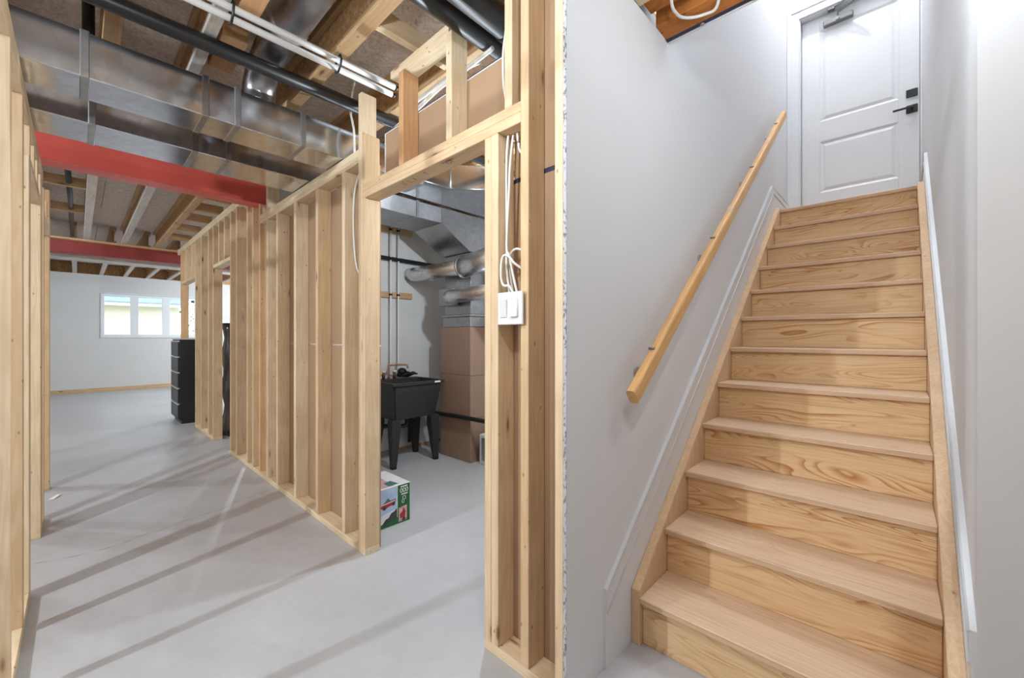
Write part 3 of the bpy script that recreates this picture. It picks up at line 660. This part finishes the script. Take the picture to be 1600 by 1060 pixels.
# cables
CAB = [
 ('white cable hanging from the joists down to the doorway header', [(1.19, 1.02, 2.56), (1.11, 1.057, 2.404), (1.105, 1.077, 2.33), (1.105, 1.087, 2.263), (1.105, 1.085, 2.166), (1.11, 1.077, 2.101), (1.12, 1.072, 2.046)], 0.0058),
 ('white cable stapled to the jamb stud, dropping straight into the switch box', [(1.12, 1.075, 1.966), (1.115, 1.078, 1.90), (1.115, 1.080, 1.836), (1.115, 1.080, 1.713), (1.115, 1.078, 1.563), (1.113, 1.078, 1.49), (1.11, 1.072, 1.44), (1.10, 1.05, 1.364)], 0.0048),
 ('white cable bowed away from the jamb stud above the switch box', [(1.13, 1.058, 1.966), (1.12, 1.055, 1.93), (1.11, 1.057, 1.842), (1.11, 1.062, 1.748), (1.105, 1.067, 1.606), (1.10, 1.064, 1.529), (1.10, 1.050, 1.502), (1.10, 1.032, 1.433), (1.10, 1.012, 1.364)], 0.0048),
 ('short white cable leaving the header towards the next stud', [(1.13, 1.036, 1.966), (1.12, 1.027, 1.943), (1.11, 1.008, 1.888), (1.11, 0.984, 1.859)], 0.0048),
 ('looped white cable curling over the switch box', [(1.11, 0.985, 1.445), (1.085, 1.012, 1.471), (1.08, 1.034, 1.497), (1.08, 1.06, 1.503), (1.08, 1.072, 1.479), (1.08, 1.074, 1.424), (1.082, 1.062, 1.394), (1.085, 1.037, 1.39), (1.088, 1.022, 1.366)], 0.0048),
 ('white cable arching behind the looped one at the switch box', [(1.13, 0.984, 1.513), (1.125, 1.03, 1.531), (1.125, 1.055, 1.528), (1.125, 1.070, 1.511), (1.125, 1.074, 1.463), (1.12, 1.05, 1.366)], 0.0048),
 ('grey white cable stapled inside the stud bay beside the doorway post', [(1.14, 2.30, 2.176), (1.125, 2.335, 2.072), (1.12, 2.345, 1.922), (1.12, 2.335, 1.746), (1.12, 2.30, 1.608), (1.12, 2.22, 1.529)], 0.0055),
 ('grey cable dropping from the ceiling to the partition top plate', [(1.12, 2.33, 2.72), (1.10, 2.338, 2.543), (1.10, 2.314, 2.45), (1.10, 2.298, 2.397), (1.11, 2.31, 2.262)], 0.006),
 ('white cable looped under the stair opening header', [(1.62, 0.66, 2.60), (1.665, 0.672, 2.556), (1.709, 0.672, 2.55), (1.744, 0.664, 2.55), (1.775, 0.636, 2.55), (1.795, 0.591, 2.55), (1.789, 0.54, 2.55), (1.72, 0.50, 2.60)], 0.006),
 ('grey water line, outer one above the brown wallboard', [(1.25, 2.10, 2.40), (1.25, 1.889, 2.425), (1.25, 1.783, 2.441), (1.25, 1.663, 2.458), (1.25, 1.49, 2.46), (1.25, 1.295, 2.471)], 0.010),
 ('grey water line, inner one above the brown wallboard', [(1.30, 2.10, 2.50), (1.30, 1.965, 2.52), (1.30, 1.855, 2.525), (1.30, 1.676, 2.53), (1.30, 1.433, 2.50)], 0.010),
]
for lab, pts, r in CAB:
    tag(tube('electrical_cable' if 'water' not in lab else 'water_line', pts, r, 'cable_white', None, 10, 6), lab, 'cable' if 'water' not in lab else 'pipe')

# light switch
sw = thing('light_switch', 'white double light switch plate between the jamb studs', 'switch', (1.07, 1.01, 1.30))
board('switch_box', (1.072, 1.13), (0.982, 1.075), (1.26, 1.365), 'white_enamel', sw, 'z', 0.002)
board('cover_plate', (1.062, 1.072), (0.952, 1.076), (1.247, 1.365), 'trim_white', sw, 'z', 0.003)
for a, tilt in ((0.972, 0.10), (1.026, -0.06)):
    bm = bmesh.new(); bmesh.ops.create_cube(bm, size=1); bmesh.ops.scale(bm, vec=(0.008, 0.034, 0.066), verts=bm.verts)
    bmesh.ops.bevel(bm, geom=bm.edges[:], offset=0.002, segments=1, affect='EDGES')
    me = bpy.data.meshes.new('rocker'); bm.to_mesh(me); bm.free()
    link('rocker', me, 'white_enamel', sw, (1.0605, a+0.017, 1.306), (0, tilt, 0))

# ================================================================== utility room
tr = rect_duct('trunk_duct', 1.45, 2.232, 2.97, 3.40, 2.22, 2.36, 'galv_dull', 'galvanized trunk duct stepping down over the laundry sink', (1.98,))
bm = bmesh.new()
pts = [(2.232, 2.22), (2.232, 2.36), (2.80, 2.36), (2.80, 2.02), (2.56, 2.02)]
for o_ in [None]:
    v0 = [bm.verts.new((p[0], 2.97, p[1])) for p in pts]; v1 = [bm.verts.new((p[0], 3.40, p[1])) for p in pts]
    bm.faces.new(v0); bm.faces.new(v1[::-1])
    for i in range(5): bm.faces.new((v0[i], v1[i], v1[(i+1) % 5], v0[(i+1) % 5]))
to_obj('boot', bm, 'galv_dull', tr)
pl = thing('plenum', 'galvanized plenum box hanging under the utility room joists', 'duct', (2.0, 2.75, 2.37))
prism('plenum_box', [(1.665, 2.965), (1.665, 2.60), (2.02, 2.575), (2.25, 2.36), (2.9, 2.36), (2.9, 2.965)], 'z', 2.372, 2.56, 'galv', pl, 0.003)
for (a, b), (c, d) in (((1.665, 2.60), (2.02, 2.575)), ((2.02, 2.575), (2.25, 2.36))):
    tube('seam', [(a, b-0.004, 2.374), (c, d-0.004, 2.374)], 0.006, 'galv_dull', pl, 8)
tube('seam', [(2.02, 2.572, 2.374), (2.02, 2.572, 2.56)], 0.007, 'galv_dull', pl, 8)
# tan return drop with grey upper collar
col = thing('return_drop', 'tall tan sheet metal return duct beside the laundry sink', 'duct', (2.68, 3.19, 0))
zz = [0.0, 0.42, 0.83, 1.30]
for a, b in zip(zz, zz[1:]):
    board('duct_section', (2.562, 2.80), (2.96, 3.43), (a+0.001, b-0.001), 'tan_duct', col, 'z', 0.003)
board('collar', (2.58, 2.80), (2.98, 3.41), (1.30, 1.40), 'galv_dull', col, 'z', 0.004)
board('collar', (2.565, 2.80), (2.965, 3.42), (1.40, 1.425), 'galv_dull', col, 'z', 0.003)
board('riser_duct', (2.59, 2.80), (2.99, 3.39), (1.425, 2.018), 'galv_dull', col, 'z', 0.003)
board('corner_post', (2.81, 2.86), (2.90, 2.96), (0, 2.01), 'white_enamel', col, 'z', 0.003)
fr = thing('furnace', 'white enamelled furnace cabinet behind the jamb stud', 'furnace', (2.95, 2.6, 0))
board('cabinet', (2.62, 3.25), (2.30, 2.90), (0, 0.28), 'white_enamel', fr, 'z', 0.006)
board('cabinet', (2.86, 3.25), (2.30, 2.90), (0.28, 1.7), 'white_enamel', fr, 'z', 0.006)
board('access_panel', (2.612, 2.62), (2.34, 2.86), (0.04, 0.25), 'galv_dull', fr, 'y', 0.003)
p1 = thing('flue_duct', 'round metal duct running from the utility wall past the tan return duct', 'duct', (2.46, 3.2, 1.85))
bm = bmesh.new(); tube_bm(bm, [(2.47, 3.845, 1.875), (2.45, 3.74, 1.865), (2.45, 2.92, 1.85)], 0.072, 28); to_obj('pipe_section', bm, 'galv_round', p1, True)
bm = bmesh.new(); tube_bm(bm, [(2.45, 2.93, 1.85), (2.45, 2.91, 1.85), (2.45, 2.40, 1.90)], [0.076, 0.10, 0.10], 28); to_obj('enlarged_section', bm, 'galv_round', p1, True)
bm = bmesh.new(); tube_bm(bm, [(2.45, 2.935, 1.85), (2.45, 2.92, 1.85)], 0.105, 28); to_obj('collar', bm, 'galv_dull', p1, True)
p2 = thing('takeoff_duct', 'shorter round metal duct leaving a square flange on the return duct', 'duct', (2.46, 3.0, 1.59))
bm = bmesh.new(); tube_bm(bm, [(2.47, 3.16, 1.59), (2.45, 3.10, 1.59), (2.45, 2.40, 1.60)], 0.066, 28); to_obj('pipe_section', bm, 'galv_round', p2, True)
board('flange_plate', (2.49, 2.56), (3.14, 3.36), (1.51, 1.68), 'galv_dull', p2, 'z', 0.004)
tag(tube('drain_hose', [(2.53, 3.83, 0.40), (2.53, 3.70, 0.42), (2.53, 3.45, 0.425), (2.53, 3.2, 0.43), (2.53, 2.95, 0.435), (2.53, 2.55, 0.44)], 0.021, 'abs_black', None, 14, 5), 'black drain hose running from the sink past the tan duct', 'pipe')
# wooden straps and water lines on the wall
for i, zc in enumerate((1.64, 2.312)):
    tag(board('mounting_board', (1.70, 2.485), (3.824, 3.8485), (zc-0.03, zc+0.03), 'flange'), ('wooden backing strip on the utility wall, below the black pipe', 'wooden backing strip on the utility wall, above the black pipe')[i], 'board', 'backing strips on the utility wall')
for i, xx in enumerate((2.214, 2.303)):
    w_ = thing('water_pipe', ('white water pipe above the sink, farther from the tan duct', 'white water pipe above the sink, nearer the tan duct')[i], 'pipe', (xx, 3.81, 0.84), 'water pipes above the sink')
    tube('pipe_run', [(xx, 3.806, 2.34), (xx, 3.806, 1.5), (xx, 3.80, 0.95), (xx-0.03, 3.785, 0.86)], 0.0085, 'conduit_white', w_, 10)
    for zc in (1.64, 2.312): tube('pipe_clip', [(xx-0.014, 3.806, zc), (xx+0.014, 3.806, zc)], 0.012, 'black_metal', w_, 10)
tag(tube('wall_pipe', [(1.25, 3.815, 2.02), (2.75, 3.815, 2.005)], 0.022, 'abs_black', None, 14), 'black pipe fixed level along the utility room wall', 'pipe')

# laundry sink
sk = thing('laundry_sink', 'black plastic laundry tub on four tapered legs', 'sink', (2.2, 3.5, 0))
bm = bmesh.new()
def rr(x0, x1, y0, y1, z): return [bm.verts.new(p) for p in ((x0, y0, z), (x1, y0, z), (x1, y1, z), (x0, y1, z))]
rings = [rr(1.975, 2.425, 3.325, 3.70, 0.44), rr(1.945, 2.465, 3.285, 3.735, 0.70), rr(1.945, 2.465, 3.285, 3.735, 0.755), rr(1.925, 2.49, 3.262, 3.76, 0.757), rr(1.925, 2.49, 3.262, 3.76, 0.782),
         rr(1.955, 2.455, 3.295, 3.65, 0.782), rr(1.985, 2.42, 3.33, 3.63, 0.48)]
bm.faces.new(rings[0][::-1]); bm.faces.new(rings[-1])
for a, b in zip(rings, rings[1:]):
    for k in range(4): bm.faces.new((a[k], a[(k+1) % 4], b[(k+1) % 4], b[k]))
bmesh.ops.bevel(bm, geom=[e for e in bm.edges if abs(e.verts[0].co.z-e.verts[1].co.z) > 0.03], offset=0.012, segments=2, affect='EDGES')
to_obj('tub', bm, 'sink_plastic', sk)
for lxp, lyp, sx, sy in ((1.965, 3.335, 1, 1), (2.425, 3.315, -1, 1), (2.435, 3.69, -1, -1), (1.975, 3.69, 1, -1)):
    bm = bmesh.new()
    def q(x0, x1, y0, y1, z): return [bm.verts.new(p) for p in ((x0, y0, z), (x1, y0, z), (x1, y1, z), (x0, y1, z))]
    a0 = sorted((lxp-0.018*sx, lxp+0.025*sx)); b0 = sorted((lyp-0.015*sy, lyp+0.025*sy))
    a1 = sorted((lxp-0.022*sx, lxp+0.07*sx)); b1 = sorted((lyp-0.018*sy, lyp+0.06*sy))
    r0 = q(*a0, *b0, 0); r1 = q(*a1, *b1, 0.36); r2 = q(*a1, *b1, 0.445)
    bm.faces.new(r0[::-1]); bm.faces.new(r2)
    for a, b in ((r0, r1), (r1, r2)):
        for k in range(4): bm.faces.new((a[k], a[(k+1) % 4], b[(k+1) % 4], b[k]))
    lg = to_obj('leg', bm, 'sink_plastic', sk)
    board('foot_cap', (a0[0]-0.002, a0[1]+0.002), (b0[0]-0.002, b0[1]+0.002), (0.0, 0.022), 'rubber_black', lg, 'z', 0.003)
board('maker_label', (2.37, 2.435), (3.259, 3.2615), (0.762, 0.778), 'paper_white', sk, 'x', 0)
fc = tube('faucet', [(2.14, 3.71, 0.782), (2.14, 3.71, 0.905), (2.15, 3.705, 0.918), (2.27, 3.62, 0.924), (2.285, 3.61, 0.915), (2.29, 3.605, 0.885)], 0.009, 'copper', sk, 12, 5)
for xx in (2.08, 2.20):
    tube('tap_valve', [(xx, 3.71, 0.78), (xx, 3.71, 0.85)], 0.016, 'brown_glass', fc, 14)
    tube('tap_knob', [(xx, 3.71, 0.845), (xx, 3.71, 0.866)], 0.022, 'cream_cap', fc, 14)
tube('waste_pipe', [(2.2, 3.5, 0.46), (2.2, 3.5, 0.34), (2.0, 3.52, 0.36), (1.6, 3.55, 0.37)], 0.021, 'abs_black', sk, 14, 4)
tube('tail_pipe', [(2.39, 3.72, 0.46), (2.39, 3.74, 0.10)], 0.018, 'abs_black', sk, 14)
# things on the sink
bm = bmesh.new(); bmesh.ops.create_icosphere(bm, subdivisions=3, radius=1)
for v in bm.verts:
    n = 1+0.14*math.sin(9*v.co.x+3*v.co.z)+0.1*math.sin(11*v.co.y+5*v.co.x); v.co = Vector((v.co.x*0.05*n, v.co.y*0.045*n, v.co.z*0.045*n))
tag(to_obj('sponge', bm, 'yellow_foam', None, True, (2.005, 3.71, 0.84)), 'crumpled yellow sponge on the back corner of the laundry tub', 'sponge')
gl = thing('rubber_glove', 'black rubber glove bunched up on the rim of the laundry tub', 'glove', (2.33, 3.71, 0.782))
bm = bmesh.new(); bmesh.ops.create_icosphere(bm, subdivisions=3, radius=1)
for v in bm.verts:
    n = 1+0.12*math.sin(7*v.co.x+4*v.co.y); v.co = Vector((v.co.x*0.085*n, v.co.y*0.04*n, v.co.z*0.03*n))
to_obj('palm', bm, 'rubber_black', gl, True, (2.32, 3.71, 0.818))
bm = bmesh.new(); bmesh.ops.create_icosphere(bm, subdivisions=3, radius=0.048)
for v in bm.verts: v.co.z *= 0.85
to_obj('cuff', bm, 'rubber_black', gl, True, (2.29, 3.715, 0.845))
for k, (dy_, dz_) in enumerate(((-0.03, 0.0), (-0.01, 0.012), (0.012, 0.004), (0.03, -0.006))):
    tube('finger', [(2.37, 3.71+dy_, 0.81), (2.405, 3.71+dy_*1.3, 0.822+dz_), (2.44-0.008*k, 3.71+dy_*1.6, 0.818+dz_)], [0.012, 0.011, 0.008], 'rubber_black', gl, 10)
# toy box
tb = thing('toy_box', 'white and green toy carton with a red car picture on the utility floor', 'box', (1.36, 2.5, 0))
bx0, bx1, by0, by1, bh = 1.197, 1.505, 2.342, 2.66, 0.25
board('carton', (bx0, bx1), (by0, by1), (0.0, bh), 'print_white', tb, 'z', 0.003)
def front(name, pts, mat, lift=0.001): decal(name, [(bx0+u, by0-lift, v) for u, v in pts], mat, tb)
front('printed_panel', [(0.004, 0.045), (0.21, 0.045), (0.21, 0.246), (0.004, 0.246)], 'print_sky')
front('printed_panel', [(0.215, 0.003), (0.304, 0.003), (0.304, 0.246), (0.215, 0.246)], 'print_green')
front('printed_panel', [(0.004, 0.003), (0.215, 0.003), (0.215, 0.045), (0.004, 0.02)], 'print_green')
front('printed_hills', [(0.10, 0.022), (0.21, 0.045), (0.21, 0.105), (0.19, 0.09), (0.17, 0.085), (0.15, 0.06), (0.13, 0.055)], 'print_dark', 0.0016)
front('printed_road', [(0.02, 0.025), (0.12, 0.03), (0.17, 0.07), (0.20, 0.10), (0.12, 0.09), (0.05, 0.06)], 'print_white', 0.0013)
front('printed_car_body', [(0.10, 0.125), (0.13, 0.120), (0.15, 0.130), (0.18, 0.135), (0.205, 0.155), (0.20, 0.17), (0.16, 0.165), (0.11, 0.155), (0.095, 0.14)], 'print_red', 0.0016)
front('printed_car_body', [(0.105, 0.146), (0.20, 0.157), (0.20, 0.163), (0.105, 0.152)], 'print_white', 0.0022)
front('printed_windshield', [(0.115, 0.157), (0.165, 0.165), (0.145, 0.185)], 'print_teal', 0.002)
for cxw, czw in ((0.12, 0.128), (0.185, 0.142)):
    front('printed_wheel', [(cxw+0.011*math.cos(a), czw+0.013*math.sin(a)) for a in [k*math.pi/6 for k in range(12)]], 'print_dark', 0.0024)
front('printed_photo', [(0.222, 0.012), (0.282, 0.012), (0.282, 0.108), (0.222, 0.100)], 'print_pink', 0.0016)
front('printed_photo_toy', [(0.232, 0.03), (0.268, 0.035), (0.272, 0.07), (0.256, 0.095), (0.246, 0.07), (0.23, 0.06)], 'print_red', 0.002)
front('printed_photo_toy', [(0.245, 0.012), (0.27, 0.014), (0.268, 0.035), (0.25, 0.033)], 'print_dark', 0.0022)
def blk(u0, u1, v0, v1): front('printed_lettering', [(u0, v0), (u1, v0), (u1, v1), (u0, v1)], 'print_white', 0.0018)
def stroke_ring(cx_, cz_, rx, rz, t):
    bm = bmesh.new(); n = 14
    o_ = [bm.verts.new((bx0+cx_+rx*math.cos(k*2*math.pi/n), by0-0.0018, cz_+rz*math.sin(k*2*math.pi/n))) for k in range(n)]
    i_ = [bm.verts.new((bx0+cx_+(rx-t)*math.cos(k*2*math.pi/n), by0-0.0018, cz_+(rz-t)*math.sin(k*2*math.pi/n))) for k in range(n)]
    for k in range(n): bm.faces.new((o_[k], o_[(k+1) % n], i_[(k+1) % n], i_[k]))
    to_obj('printed_lettering', bm, 'print_white', tb)
for k in range(4): blk(0.236+0.013*k, 0.247+0.013*k, 0.228, 0.238)
for k in range(3): stroke_ring(0.241+0.0205*k, 0.209, 0.0105, 0.015, 0.005)
blk(0.240, 0.288, 0.180, 0.188)
stroke_ring(0.262, 0.160, 0.013, 0.013, 0.004); stroke_ring(0.254, 0.138, 0.010, 0.013, 0.004); blk(0.25, 0.275, 0.148, 0.153)
def topd(name, pts, mat, lift=0.001): decal(name, [(bx0+u, by0+v, bh+lift) for u, v in pts], mat, tb)
topd('printed_top', [(0.01, 0.01), (0.20, 0.01), (0.20, 0.30), (0.01, 0.30)], 'print_pink')
topd('printed_top', [(0.16, 0.02), (0.235, 0.02), (0.22, 0.10), (0.165, 0.09)], 'print_teal', 0.0015)
topd('printed_top', [(0.03, 0.12), (0.14, 0.13), (0.13, 0.20), (0.05, 0.22)], 'print_red', 0.0015)
topd('printed_top', [(0.12, 0.18), (0.20, 0.17), (0.20, 0.24), (0.13, 0.25)], 'print_dark', 0.0015)

# ================================================================== far room
ds = thing('dresser', 'tall black chest of drawers with pale drawer edges by the stud opening', 'dresser', (1.17, 7.48, 0))
board('carcass', (0.962, 1.42), (7.18, 7.79), (0.05, 1.166), 'dresser_black', ds, 'z', 0.003)
board('plinth', (0.985, 1.40), (7.20, 7.77), (0.0, 0.05), 'dresser_black', ds, 'z', 0.002)
board('dresser_top', (0.945, 1.43), (7.172, 7.798), (1.166, 1.18), 'dresser_edge', ds, 'z', 0.002)
h = (1.15-0.07)/5
for k in range(5):
    d_ = board('drawer', (0.944, 0.962), (7.186, 7.784), (0.07+h*k+0.004, 0.07+h*(k+1)-0.016), 'dresser_black', ds, 'y', 0.003)
    board('drawer_edge', (0.938, 0.962), (7.178, 7.786), (0.07+h*(k+1)-0.016, 0.07+h*(k+1)-0.004), 'dresser_edge', d_, 'y', 0.001)
# roll wrapped in dark plastic leaning in the framed opening
bm = bmesh.new(); seg = 18; rings = []
for k in range(16):
    z = 1.37*k/15; r_ = 0.10+0.012*math.sin(k*1.3); ring = []
    for a in range(seg):
        an = 2*math.pi*a/seg; q_ = r_*(1+0.10*math.sin(3*an+k*0.7)+0.05*math.sin(7*an-k)); ring.append(bm.verts.new((q_*math.cos(an), q_*1.6*math.sin(an), z)))
    rings.append(ring)
for a, b in zip(rings, rings[1:]):
    for k in range(seg): bm.faces.new((a[k], a[(k+1) % seg], b[(k+1) % seg], b[k]))
bm.faces.new(rings[0][::-1]); bm.faces.new(rings[-1])
tag(to_obj('plastic_roll', bm, 'plastic_film', None, True, (1.32, 6.0, 0)), 'tall bundle wrapped in dark plastic standing behind the far partition', 'bundle')
# paper scrap by the left partition
tag(decal('paper_scrap', [(-0.15, 4.55, 0.003), (-0.12, 4.54, 0.003), (-0.085, 4.63, 0.010), (-0.11, 4.66, 0.003)], 'paper_white', None), 'small white paper scrap on the floor by the left studs', 'paper')

# ================================================================== outside the window
gd = struct(board('ground_outside', (-14, 16), (12.95, 40), (0.5, 0.72), 'soil', None, 'z', 0), 'ground outside the window')
nh = thing('neighbour_house', 'cream house with white fascia and slate roof outside the window', 'house', (1.0, 18.0, 0.72))
board('house_wall', (-8, 2.30), (17.2, 22), (0.72, 2.255), 'house_cream', nh, 'z', 0)
board('fascia', (-8.3, 2.42), (16.80, 16.86), (2.14, 2.25), 'fascia_white', nh, 'x', 0)
board('soffit', (-8.3, 2.42), (16.86, 17.2), (2.215, 2.25), 'fascia_white', nh, 'x', 0)
prism('roof', [(16.74, 2.25), (19.6, 3.4), (22.4, 2.25)], 'x', -8.4, 2.5, 'roof_slate', nh)
tre = thing('garden_tree', 'leafy dark tree outside the right end of the window', 'tree', (3.5, 19.0, 0.72))
tube('trunk', [(3.5, 19.0, 0.72), (3.55, 19.0, 1.8), (3.45, 19.0, 3.2)], [0.08, 0.06, 0.03], 'leaf_dark', tre, 10)
bm = bmesh.new()
for k in range(420):
    c = Vector((3.25+random.gauss(0, 0.42), 19.0+random.gauss(0, 0.45), 2.1+random.gauss(0, 0.7)))
    if c.z < 0.9 or c.x < 2.56: continue
    u = Vector((random.uniform(-1, 1), random.uniform(-1, 1), random.uniform(-1, 1))).normalized(); w = u.cross(Vector((0.3, 0.5, 0.8))).normalized(); s = random.uniform(0.03, 0.07)
    bm.faces.new([bm.verts.new(c+u*s), bm.verts.new(c+w*s*0.6), bm.verts.new(c-u*s), bm.verts.new(c-w*s*0.6)])
o = to_obj('foliage', bm, 'leaf_dark', tre); o['kind'] = 'stuff'

# ================================================================== lampholders with their bulbs
LL = ['porcelain lampholder with bare bulb on the ceiling beside the left stud partition', 'porcelain lampholder with bare bulb behind the left stud partition, level with the doorway',
      'added fill bulb on a porcelain lampholder by the back wall', 'added fill bulb on a porcelain lampholder in the open area left of the corridor',
      'added fill bulb on a porcelain lampholder behind the far partition', 'added fill bulb on a porcelain lampholder in the window room',
      'added fill bulb on a porcelain lampholder in the utility room', 'added fill bulb on a cord before the corridor ducts', 'added fill bulb hanging on a cord over the foot of the stairs', 'porcelain lampholder with bare bulb above the stair landing']
for (x, y, z, w_, r_, c_), lab in zip(BULBS, LL):
    top = 5.9 if z > 4 else JB
    t = thing('lampholder', lab, 'lamp', (x, y, top), 'bare bulb lampholders')
    bm = bmesh.new()
    if top-z < 0.2: tube_bm(bm, [(x, y, top), (x, y, top-0.02), (x, y, top-0.035), (x, y, z+r_+0.012)], [0.06, 0.058, 0.03, 0.026], 24)
    else: tube_bm(bm, [(x, y, z+r_+0.09), (x, y, z+r_+0.07), (x, y, z+r_+0.06), (x, y, z+r_+0.012)], [0.006, 0.020, 0.024, 0.022], 20)
    so = to_obj('socket', bm, 'porcelain', t, True)
    if top-z >= 0.2:
        tube('cord', [(x, y, top), (x, y, z+r_+0.08)], 0.004, 'abs_black', t, 8)
        tube('ceiling_rose', [(x, y, top), (x, y, top-0.025)], 0.05, 'porcelain', t, 20)
    if top == JB: board('mounting_block', (x-0.3, x+0.3), (y-0.05, y+0.05), (JB, JB+0.03), 'stud', t, 'x')
    ld = bpy.data.lights.new('bulb', 'POINT'); ld.energy = w_; ld.color = c_; ld.shadow_soft_size = r_
    lo = bpy.data.objects.new('bulb', ld); C.objects.link(lo); lo.location = (x, y, z); adopt(lo, t)
